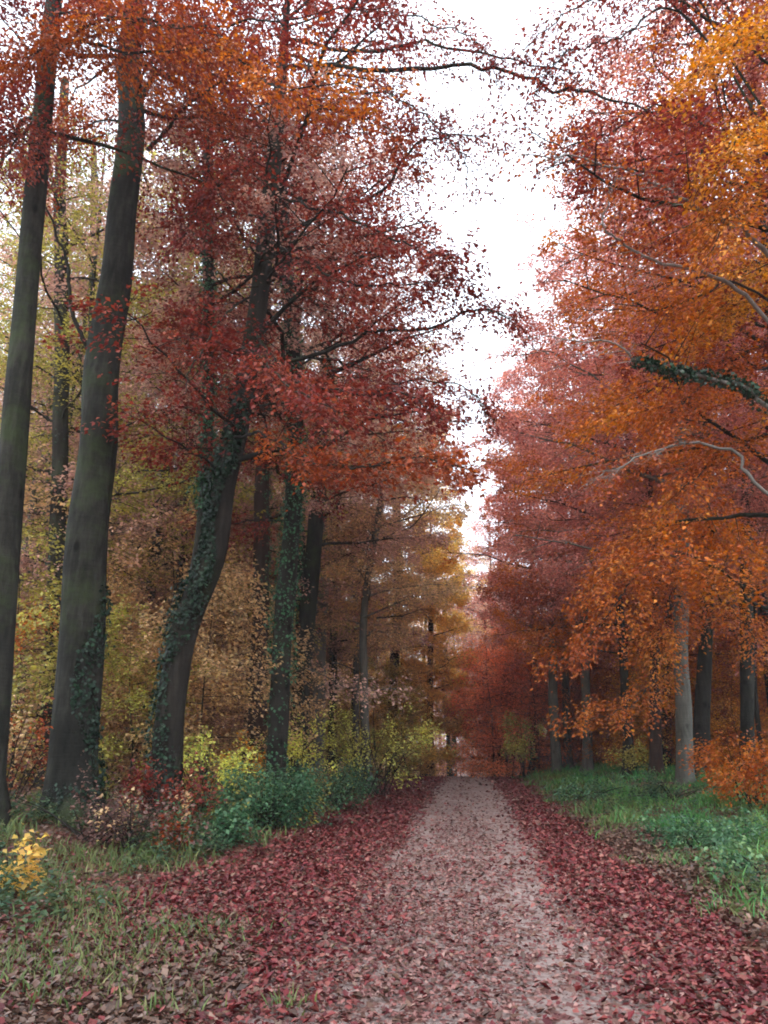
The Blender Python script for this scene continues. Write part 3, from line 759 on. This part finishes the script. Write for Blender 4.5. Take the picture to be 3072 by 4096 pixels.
t, b, TP, TR = named_tree('tan leaved tree with thin dark stem beside the far end of the path',
    [(431, 778), (430, 715), (431, 600)], [6, 6, 5], 52, 'dark', 'straw', height=18, cs=1.2, nl=40, Lmax=3.0, seed=34, size=.17, dens=34, el=(5, 50))

# ---- right of the path
RB = (-1, 0, 0)
t, b, TP, TR = named_tree('stout pale grey beech trunk on the grass bank, thickest on the right',
    [(685, 776), (683, 700), (681, 640), (682, 500)], [15, 14, 13, 12], 26, 'pale', 'rose', height=23, cs=6.5, nl=28, Lmax=4.4, seed=41, flare=.3, bias=RB, size=.11, dens=26)
bough(t, b, [ds(1475, 1290, 26), ds(1430, 1250, 23), ds(1380, 1260, 21), ds(1310, 1330, 19.5), ds(1230, 1420, 18.5)], .06, 'orange', 'dark', rng, n=34, L=1.5, dens=44, size=.10, t0=.1)
bough(t, b, [ds(1475, 1150, 26), ds(1440, 1110, 23), ds(1420, 1150, 21), ds(1360, 1200, 20), ds(1280, 1270, 19)], .06, 'orange', 'dark', rng, n=34, L=1.4, dens=44, size=.10, t0=.1)
bough(t, b, [ds(1475, 1400, 26), ds(1420, 1480, 23), ds(1340, 1540, 21), ds(1230, 1560, 19.6)], .035, 'orange', 'dark', rng, n=26, L=1.0, dens=36, size=.10, t0=.2)
for p in ([ds(1475, 1000, 26), ds(1500, 1040, 23), ds(1560, 1120, 21.5), ds(1640, 1200, 20.5)], [ds(1475, 1220, 26), ds(1520, 1260, 23.5), ds(1590, 1330, 22), ds(1650, 1400, 21)], [ds(1475, 1230, 26), ds(1450, 1290, 23), ds(1440, 1350, 21.5), ds(1400, 1400, 20.5)]):
    bough(t, b, p, .04, 'orange', 'dark', rng, n=30, L=1.2, dens=36, size=.10, t0=.1)
t, b, TP, TR = named_tree('darker trunk with a shaded foot touching the stout pale beech',
    [(699, 780), (703, 700), (706, 640), (708, 500)], [15, 14, 12, 11], 28, 'dark', 'rose', height=22, cs=7, nl=24, Lmax=3.8, seed=42, bias=RB, size=.12)
t, b, TP, TR = named_tree('brown trunk a little left of the stout pale beech',
    [(656, 775), (655, 700), (654, 600)], [11, 10, 9], 30, 'brown', 'rose', height=22, cs=7, nl=24, Lmax=3.8, seed=43, bias=RB, size=.12)
t, b, TP, TR = named_tree('dim narrow trunk just left of the brown one on the bank',
    [(667, 772), (667, 700), (668, 600)], [8, 8, 7], 36, 'dark', 'rose', height=22, cs=7, nl=22, Lmax=3.6, seed=44, bias=RB, size=.13)
t, b, TP, TR = named_tree('tall grey trunk behind the orange bush near the picture edge',
    [(748, 770), (747, 640), (746, 550), (748, 440)], [13, 12, 11, 10], 27, 'beech', 'rose', height=23, cs=9, nl=26, Lmax=4.2, seed=45, bias=RB, size=.11)
t, b, TP, TR = named_tree('dark tree bole at the right picture edge in the grass',
    [(784, 800), (784, 740), (786, 640)], [18, 16, 14], 17, 'dark', 'orange', height=20, cs=6.5, nl=24, Lmax=3.8, seed=46, bias=RB, size=.10, dens=28)
t, b, TP, TR = named_tree('pale trunk nearest the far end of the path, on its right side',
    [(557, 768), (553, 700), (553, 660)], [9, 9, 8], 42, 'pale', 'rose', height=22, cs=6.5, nl=26, Lmax=4.0, seed=47, bias=RB, size=.14, dens=24)
for p in ([ds(1193, 860, 42), ds(1130, 900, 39), ds(1050, 945, 37), ds(975, 985, 36)], [ds(1193, 960, 42), ds(1120, 985, 39), ds(1040, 1010, 37), ds(990, 1060, 36)], [ds(1193, 1080, 42), ds(1130, 1130, 40), ds(1070, 1180, 38)], [ds(1193, 760, 42), ds(1120, 800, 39), ds(1060, 860, 37)]):
    bough(t, b, p, .06, 'rose', 'dark', rng, n=30, L=1.5, dens=24, size=.14, t0=.2)
t, b, TP, TR = named_tree('light grey trunk, second of the pale trio far along the right bank',
    [(568, 768), (566, 700), (564, 640)], [7, 7, 6], 46, 'pale', 'rose', height=22, cs=7, nl=24, Lmax=3.8, seed=48, bias=RB, size=.15, dens=24)
t, b, TP, TR = named_tree('light grey trunk, third and rightmost of the pale trio on the right bank',
    [(588, 768), (586, 700), (585, 640)], [9, 8, 8], 40, 'pale', 'rust', height=22, cs=7, nl=24, Lmax=3.8, seed=49, bias=RB, size=.14, dens=24)
t, b, TP, TR = named_tree('murky brown trunk beside the red mass at the end of the path',
    [(535, 770), (534, 715), (534, 660)], [8, 8, 7], 50, 'beech', 'rose', height=22, cs=6, nl=26, Lmax=4.2, seed=50, bias=RB, size=.15, dens=24)
t, b, TP, TR = named_tree('short dark bole half covered by hanging orange leaves on the bank',
    [(629, 766), (627, 720), (622, 640)], [10, 9, 8], 33, 'dark', 'orange', height=19, cs=5, nl=24, Lmax=3.6, seed=51, bias=RB, size=.12, dens=26)

# ---- two trees whose trunks stand just outside the frame on the right and whose branches reach in
def edge_tree(label, x, y, h, mat, seed, cs, nl, Lmax, size=.09, dens=30):
    rng_ = np.random.default_rng(seed)
    b0 = put_base(x, y); P = [b0, b0 + (.1, .1, h * .35), b0 + (-.1, .2, h * .7), b0 + (0, .1, h)]
    TP = spline(P, 40); TR = np.interp(np.linspace(0, 1, 40), (0, .5, 1), (.30, .22, .03)); NAMED.append((x, y))
    tr = thing('beech_tree', label, 'tree', b0); wood, leaf = MB(), MB()
    tube(wood, TP, TR, 16, .05, seed, .6)
    grow(wood, leaf, TP, TR, b0[2] + cs, b0[2] + h - .5, nl, Lmax, rng_, dens, size, np.array(RB, float), corridor)
    link('trunk', wood.mesh('trunk', BK['beech'], b0, True), tr); link('crown', leaf.mesh('crown', LM[mat], b0), tr)
    return tr, b0, TP, TR


def off(TP, z):
    return np.array([np.interp(z, TP[:, 2], TP[:, q]) for q in range(3)])


t, b, TP, TR = edge_tree('crimson leaved beech outside the right edge with long bare branches arching into view', 7.6, 13, 20, 'crimson', 61, 8.5, 24, 3.8)
e = ds(1659, 520, 12); bough(t, b, [off(TP, 6.4), e, ds(1560, 470, 11.6), ds(1480, 430, 11.3), ds(1400, 382, 11), ds(1250, 350, 10.6), ds(1130, 335, 10.3)], .075, 'rust', 'bleached', rng, n=30, L=.9, dens=9, t0=.45)
e = ds(1659, 660, 12); bough(t, b, [off(TP, 5.6), e, ds(1540, 590, 11.6), ds(1430, 560, 11.2), ds(1340, 522, 11), ds(1300, 470, 10.8), ds(1335, 375, 10.7)], .055, 'rust', 'bleached', rng, n=30, L=.9, dens=10, t0=.4)
bough(t, b, [off(TP, 5.9), ds(1640, 640, 12.4), ds(1500, 640, 12.2), ds(1400, 662, 12), ds(1240, 668, 11.7)], .035, 'orange', 'dark', rng, n=26, L=.9, dens=24, t0=.4)
e = ds(1659, 895, 12); bough(t, b, [off(TP, 4.6), e, ds(1600, 832, 11.7), ds(1500, 792, 11.3), ds(1430, 785, 11.1), ds(1370, 770, 10.9), ds(1310, 735, 10.7), ds(1180, 725, 10.3)], .062, 'rust', 'bleached', rng, n=18, L=.6, dens=7, t0=.7, ivy=True)
bough(t, b, [off(TP, 4.0), ds(1659, 1055, 12.4), ds(1580, 975, 12.2), ds(1480, 958, 12), ds(1370, 1000, 11.7), ds(1290, 1030, 11.5)], .045, 'rust', 'bleached', rng, n=22, L=.9, dens=14, t0=.5)
bough(t, b, [off(TP, 3.2), ds(1659, 1330, 13), ds(1590, 1270, 12.7), ds(1500, 1200, 12.4), ds(1420, 1210, 12.2)], .04, 'orange', 'dark', rng, n=24, L=.9, dens=36, t0=.3)
for p in ([off(TP, 9.5), ds(1480, -60, 12.4), ds(1330, -20, 12), ds(1220, 40, 11.7), ds(1130, 110, 11.4)], [off(TP, 8.6), ds(1500, 60, 12.4), ds(1350, 95, 12), ds(1240, 120, 11.7), ds(1170, 180, 11.4)], [off(TP, 7.4), ds(1500, 250, 12.4), ds(1330, 270, 12), ds(1200, 300, 11.7), ds(1110, 270, 11.4)]):
    bough(t, b, p, .035, 'crimson', 'dark', rng, n=40, L=.9, dens=13, size=.085, t0=.4)
for (p, m) in (([ds(1659, 700, 15), ds(1620, 670, 14.4), ds(1560, 690, 13.8), ds(1480, 760, 13.2)], 'gold'), ([ds(1659, 800, 15), ds(1600, 780, 14.4), ds(1520, 830, 13.8), ds(1440, 900, 13.2)], 'orange'),
               ([ds(1659, 420, 12.4), ds(1620, 400, 11.5), ds(1590, 450, 11), ds(1540, 540, 10.5)], 'orange'), ([ds(1659, 320, 12.4), ds(1630, 290, 11.5), ds(1590, 310, 10.9), ds(1560, 360, 10.5)], 'gold'),
               ([ds(1659, 140, 12.4), ds(1620, 110, 11.5), ds(1570, 110, 10.9), ds(1510, 160, 10.5)], 'gold'), ([ds(1659, 600, 15), ds(1630, 560, 14.4), ds(1600, 600, 13.8), ds(1570, 660, 13.2)], 'gold'),
               ([ds(1659, 980, 15), ds(1600, 960, 14.6), ds(1540, 990, 14), ds(1470, 1060, 13.4)], 'orange')):
    bough(t, b, [off(TP, p[0][2] - .4)] + p, .045, m, 'dark', rng, n=30, L=1.0, dens=40, size=.085, t0=.45)
t, b, TP, TR = edge_tree('rosy leaved beech outside the right edge behind the bare arching branches', 9.2, 19, 23, 'rose', 62, 11, 28, 4.6, .095, 30)

# ---- shrubs, bushes and bramble
def gpt(px, py, y):
    p = ds(px, py, y); return (p[0], p[1])


shrub('dark blue green bramble mound at the left verge of the path', gpt(570, 1740, 17.5), 2.0, 1.4, 1.1, 6500, 'bramble', .085, 71, stems=26, name='bramble_bush', mat2='olive', frac2=.06)
shrub('smaller rounded bramble clump at the far side of the bramble mound', gpt(725, 1710, 22), 1.0, .9, 1.15, 2200, 'bramble', .08, 72, stems=16, name='bramble_bush')
shrub('low trailing bramble in front of the leaning ivy beech', gpt(430, 1790, 14.2), 1.2, .8, .5, 2200, 'bramble', .085, 73, stems=16, name='bramble_bush')
shrub('airy yellow green shrub around the pale young trunk', gpt(800, 1640, 28.0), 2.3, 1.8, 2.9, 3800, 'lemon', .10, 74, stems=26, name='shrub', mat2='olive', frac2=.45)
shrub('bright lemon leaved shrub right of the red foot of the leaning beech', gpt(440, 1620, 17.6), .9, .7, 2.0, 1100, 'lemon', .09, 75, stems=8, lowgap=.3)
shrub('gold and lemon shrub behind the top of the bramble mound', gpt(515, 1650, 19.6), .7, .7, 1.7, 700, 'lemon', .10, 76, stems=7, mat2='gold', frac2=.4, lowgap=.3)
shrub('light green shrub in front of the grey trunk beside bramble', gpt(640, 1570, 24.5), 1.3, 1.0, 2.6, 1700, 'lemon', .10, 77, stems=9, lowgap=.2)
shrub('crimson bush against the foot of the leaning ivy beech', gpt(375, 1720, 14.8), .9, .7, 1.25, 1900, 'crimson', .085, 78, stems=12)
shrub('dry mauve brown bush in front of the biggest grey beech', gpt(200, 1740, 12.6), 1.3, .7, .8, 1300, 'dry', .065, 79, stems=16)
shrub('rust brown thicket at the picture edge behind the yellow maple seedling', gpt(20, 1640, 14.5), 1.6, 1.0, 2.0, 2200, 'tan', .09, 80, stems=14, mat2='rust', frac2=.5)
shrub('brown twiggy bush between the two nearest ivy footed beeches', gpt(290, 1760, 12.4), .8, .6, .9, 900, 'dry', .08, 81, stems=10, mat2='tan', frac2=.12)
shrub('golden yellow maple seedling with broad leaves at the left picture edge', gpt(20, 1840, 8.8), .4, .3, .5, 120, 'straw', .09, 82, stems=6, name='maple_seedling', cat='plant')
shrub('single rusty orange seedling at the edge of the low bramble', gpt(390, 1790, 12.5), .3, .3, .4, 60, 'rust', .09, 83, stems=4, name='maple_seedling', cat='plant')
shrub('round orange bush below the tall grey trunk on the right bank', gpt(1610, 1640, 19.5), 1.15, 1.0, 1.75, 4200, 'orange', .09, 84, stems=18)
shrub('golden olive bush beside the short dark bole on the bank', gpt(1375, 1640, 31), .9, .9, 1.3, 900, 'olive', .11, 85, stems=8)
shrub('yellow tipped bush at the far right end of the path', gpt(1125, 1590, 40), 1.0, 1.0, 3.2, 1500, 'olive', .13, 86, stems=10, lowgap=.3)
shrub('brick red foliage hanging to the ground at the far end of the path', gpt(1075, 1560, 50), 2.3, 2.0, 9.5, 9500, 'redend', .17, 87, stems=40, mat2='rust', frac2=.2)

shrub('low bramble patch spilling over the grass nearest the right picture edge', gpt(1640, 1900, 10.8), .9, .9, .34, 1500, 'bramble', .07, 91, stems=16, name='bramble_bush')
shrub('spread of low bramble in the grass below the orange bush', gpt(1520, 1790, 14.5), 1.5, 1.1, .38, 2600, 'bramble', .075, 92, stems=20, name='bramble_bush')
shrub('low green bramble at the inner edge of the grass bank, nearest the path', gpt(1260, 1690, 25), 1.5, 1.6, .5, 1800, 'bramble', .085, 93, stems=18, name='bramble_bush')
shrub('pale green weedy clump at the foot of the stout pale beech', gpt(1450, 1705, 22), 1.2, .9, .5, 1400, 'weed', .085, 94, stems=16, name='weed_clump', cat='plant')

# ---- the wood behind, tree by tree
DONE = list(NAMED)
PROTO['tall'] = [proto_tree('tall', 100 + i) for i in range(7)]
PROTO['slim'] = [proto_tree('slim', 200 + i) for i in range(5)]
PROTO['sapling'] = [proto_tree('sapling', 300 + i) for i in range(6)]
rng = np.random.default_rng(42)


for (x, y, k, s_, m, lb) in ((-8.2, 19, 1, .75, 'lime', 'lime green sapling seen between the biggest beech and the leaning ivy beech'), (-10.9, 18.6, 3, 1.1, 'olive', 'olive green sapling glimpsed between the two big grey beeches'),
                             (-12.6, 20.5, 0, 1.3, 'tan', 'tan leaved sapling at the left picture edge behind the cut off trunk'), (-9.0, 23, 4, 1.25, 'tan', 'dry tan sapling right behind the lime green one')):
    place('sapling', k, x, y, m, 'dark', lb, 'saplings behind the near beeches', name='sapling', rz=x, s=s_); DONE.append((x, y))


def free(x, y, d):
    return all((x - a) ** 2 + (y - b) ** 2 > d * d for a, b in DONE)


def scatter(n, xr, yr, dmin, tries=4000):
    out = []
    for _ in range(tries):
        if len(out) >= n: break
        x, y = rng.uniform(*xr), rng.uniform(*yr)
        ang = math.degrees(math.atan2(x, y))
        if not (-36 < ang < 24): continue
        px = 467 + 790 * x / y          # keep the named trunks in view
        if (285 < px < 400 and y < 43) or (545 < px < 600 and y < 39) or (640 < px < 716 and y < 34): continue
        if free(x, y, dmin): DONE.append((x, y)); out.append((x, y))
    return out


def pick(ws):
    k = list(ws); w = np.array([ws[q] for q in k], float); return k[rng.choice(len(k), p=w / w.sum())]


LW = dict(mauve=5, tan=3, olive=2.2, straw=1, crimson=.7)
RW = dict(rust=3, orange=1.5, rose=4.5, crimson=1.4)


def row(pts, kind, mats, label, group, barks, name='woodland_tree', smin=.9, smax=1.08, k0=0):
    for i, (x, y) in enumerate(pts):
        m = mats(x, y) if callable(mats) else mats
        place(kind, i + k0, x, y, pick(m), pick(barks), label, group, name=name, rz=rng.uniform(0, 6.28), s=rng.uniform(smin, smax))


def avenue(sx, y0, y1, step):
    out = []
    for y in np.arange(y0, y1, step):
        p = (sx * (5.9 + rng.uniform(-.3, .8)), y + rng.uniform(-1, 1))
        if free(*p, 2.2): DONE.append(p); out.append(p)
    return out


BB = dict(beech=3, dark=2, pale=1.5)
row(avenue(-1, 31, 47, 5.0), 'tall', lambda x, y: dict(mauve=3, crimson=2, rust=1) if y < 40 else dict(straw=3, tan=2, mauve=2), 'tall tree in the row lining the left edge of the path toward its far end', 'trees lining the left edge of the path', BB)
row(avenue(1, 33, 47, 5.0), 'tall', lambda x, y: dict(rose=4, rust=1.5, mauve=1), 'tall tree in the row lining the right edge of the path toward its far end', 'trees lining the right edge of the path', BB, k0=2)
row([(-12.6, 22.5), (-16.5, 27), (-15.2, 31), (-19.5, 32.5), (-11.2, 26)], 'tall', dict(mauve=3, olive=1, tan=1), 'tall straight woodland tree standing deep in the wood left of the path', 'tall trees deep in the left wood', BB, k0=3)
row(scatter(50, (-42, -7.5), (21, 72), 3.0), 'tall', LW, 'tall straight woodland tree standing deep in the wood left of the path', 'tall trees deep in the left wood', BB, k0=1)
row(scatter(36, (10.5, 36), (27, 74), 3.0), 'tall', RW, 'tall straight woodland tree standing deep in the wood right of the path', 'tall trees deep in the right wood', BB, k0=4)
row(scatter(58, (-34, -7.2), (21, 64), 1.7), 'slim', dict(mauve=6, tan=4, olive=1.6, straw=.8), 'slim young tree among the trunks left of the path', 'slim young trees in the left wood', dict(pale=4, beech=1), 'young_tree')
row(scatter(26, (7.0, 28), (29, 62), 2.0), 'slim', dict(orange=4, rust=4, gold=1.0, rose=2), 'slim young tree leafy from low down among trunks right of the path', 'slim young trees in the right wood', BB, 'young_tree')
row(scatter(44, (-26, -6.4), (18, 50), 1.5), 'sapling', dict(tan=3.5, olive=2, straw=1.2, mauve=5), 'leafy waist to head high sapling in the undergrowth left of the path', 'saplings under the left wood', dict(dark=1), 'sapling', .6, 1.1)
row(scatter(48, (7.6, 24), (28, 54), 1.3), 'sapling', dict(orange=6, rust=3, gold=2), 'leafy waist to head high sapling in the undergrowth right of the path', 'saplings under the right wood', dict(dark=1), 'sapling', .6, 1.1)
# the wood goes on behind the viewer: unseen trees added to shade the foreground
row([(-9.5, 0), (-6.6, -5), (-8, -11), (10.5, 2), (7, -2), (7.6, -9), (-15, 2), (13, 2), (14, 10), (-3.8, -14), (4.2, -15)], 'tall', dict(crimson=2, rust=2),
    'unseen tall beech beside or behind the viewer, added to shade the near end of the path', 'unseen shade beeches around the near end of the path', BB)
for (x, y, k, s_) in ((2.6, 55, 0, .62), (3.9, 60, 1, .8)):
    place('slim', k, x, y, 'redend', 'dark', 'red leaved young tree in the clump closing the far end of the path', 'red young trees at the end of the path', name='young_tree', rz=k * 1.3, s=s_)

for i, (x, y, sc) in enumerate(((1.5, 47.5, 1.15), (2.6, 49.5, 1.35), (3.3, 46.5, 1.1), (1.9, 53, 1.45), (3.8, 52, 1.3))):
    place('sapling', i, x, y, 'redend', 'dark', 'brick red leafy young tree hanging low over the far end of the path', 'brick red young trees at the end of the path', name='young_tree', rz=i * 1.7, s=sc)
for i, (x, y, sc, m) in enumerate(((-3.3, 46, .9, 'straw'), (-4.4, 48.5, 1.2, 'straw'), (-3.0, 52, 1.2, 'gold'), (-4.9, 44.5, 1.0, 'olive'))):
    place('sapling', i + 2, x, y, m, 'dark', 'golden leafy sapling at the left edge where the path meets its crest', 'golden saplings at the crest of the path', name='sapling', rz=i * 1.1, s=sc)
row(scatter(16, (4.6, 15), (46, 66), 1.6), 'sapling', dict(redend=3, rose=4, rust=1), 'rosy leafy sapling far along the right side of the path', 'rosy saplings far along the right side', dict(dark=1), 'sapling', .8, 1.4)
row(scatter(12, (-14, -4.6), (46, 66), 1.6), 'sapling', dict(straw=3, tan=3, mauve=2), 'tan leafy sapling far along the left side of the path', 'tan saplings far along the left side', dict(dark=1), 'sapling', .8, 1.4)
for i, (x, y, m) in enumerate(((-3.4, 63, 'straw'), (3.4, 65, 'rose'), (-1.5, 71, 'mauve'), (2.4, 73, 'rose'))):
    place('tall', i + 1, x, y, m, 'beech', 'tall tree closing the view over the dip beyond the crest of the path', 'trees beyond the crest of the path', rz=i * 2.1)

# ---- far wood closing the view: reads as one mass
far = MB()
rngf = np.random.default_rng(9)
for (x, y) in [(rngf.uniform(-70, 50), rngf.uniform(76, 125)) for _ in range(120)] + [(-1.5, 90), (2.5, 94), (.5, 98), (5, 92)]:
    if -1.5 < x < 3.5 and y < 88: continue
    z = float(terr(x, y)); h = rngf.uniform(19, 25)
    if abs(x - 1) < 7: h = rngf.uniform(20, 25)
    P = spline(np.array([(x, y, z), (x + rngf.normal(0, .3), y, z + h * .5), (x + rngf.normal(0, .5), y, z + h)]), 10)
    tube(far, P, np.linspace(.26, .03, 10), 6, mi=1)
    n = 240; f = rngf.uniform(0, 1, n); a = rngf.uniform(0, 6.28, n); rr = 3.4 * (1.05 - f) ** .5 * rngf.uniform(.2, 1, n)
    P0 = np.stack([x + rr * np.cos(a) * .6, y + rr * np.sin(a) * .6, z + .4 + (h - .4) * f], 1)
    D = np.stack([np.cos(a), np.sin(a), rngf.normal(.15, .25, n)], 1)
    sprays(far, P0, D, rngf.uniform(1.2, 2.4, n), np.full(n, 34), .26, rngf, mi=0 if x > -6 and rngf.uniform() < .8 else 2)
o = link('distant_woodland', far.mesh('distant_woodland', [LM['mauve'], BK['beech'], LM['tan']])); flag(o, 'stuff', 'hazy mauve and tan woodland closing the view far behind', 'woodland')

# ================================================================== light and air
hz = MB()
c8 = np.array([(x, y, z) for z in (-4, 34) for y in (-66, 604) for x in (-426, 426)], float)
hz.add(c8, [[0, 2, 3, 1], [4, 5, 7, 6], [0, 1, 5, 4], [2, 6, 7, 3], [0, 4, 6, 2], [1, 3, 7, 5]])
hm, ht, ho = nt('forest air')
pv = ht.nodes.new('ShaderNodeVolumePrincipled'); pv.inputs['Color'].default_value = (.86, .86, .9, 1); pv.inputs['Density'].default_value = HAZE
ht.links.new(pv.outputs[0], ho.inputs['Volume'])
if HAZE > 0:
    o = link('haze', hz.mesh('haze', hm)); flag(o, 'stuff', 'thin pale autumn haze hanging in the wood', 'haze')
w = bpy.data.worlds.new('World'); SC.world = w; w.use_nodes = True
t = w.node_tree; t.nodes.clear()
sky = t.nodes.new('ShaderNodeTexSky'); sky.sky_type = 'NISHITA'; sky.sun_disc = False
SUN_E, SUN_A = R(48), R(200)
sky.sun_elevation, sky.sun_rotation = SUN_E, SUN_A
mx = t.nodes.new('ShaderNodeMix'); mx.data_type = 'RGBA'; mx.inputs[0].default_value = .85
t.links.new(sky.outputs[0], mx.inputs[6]); mx.inputs[7].default_value = (8.8, 9.7, 10.8, 1)   # closed cloud cover
bg = t.nodes.new('ShaderNodeBackground'); bg.inputs[1].default_value = .12
t.links.new(mx.outputs[2], bg.inputs[0])
wo = t.nodes.new('ShaderNodeOutputWorld'); t.links.new(bg.outputs[0], wo.inputs[0])
sd = bpy.data.lights.new('sun', 'SUN'); sd.energy = .9; sd.angle = R(25); sd.color = (1, .97, .93)
so = bpy.data.objects.new('sun', sd); COL.objects.link(so)
so.rotation_euler = (R(90) - SUN_E, 0, -SUN_A + R(180))

SC.view_settings.view_transform = 'Standard'; SC.view_settings.look = 'None'
SC.view_settings.exposure = 1.5; SC.view_settings.gamma = 1
cy = SC.cycles
cy.max_bounces = 10; cy.diffuse_bounces = 8; cy.glossy_bounces = 2; cy.transmission_bounces = 6; cy.transparent_max_bounces = 4
cy.use_denoising = True
cy.pixel_filter_type = 'BLACKMAN_HARRIS'; cy.filter_width = 1.9
cy.caustics_reflective = cy.caustics_refractive = False
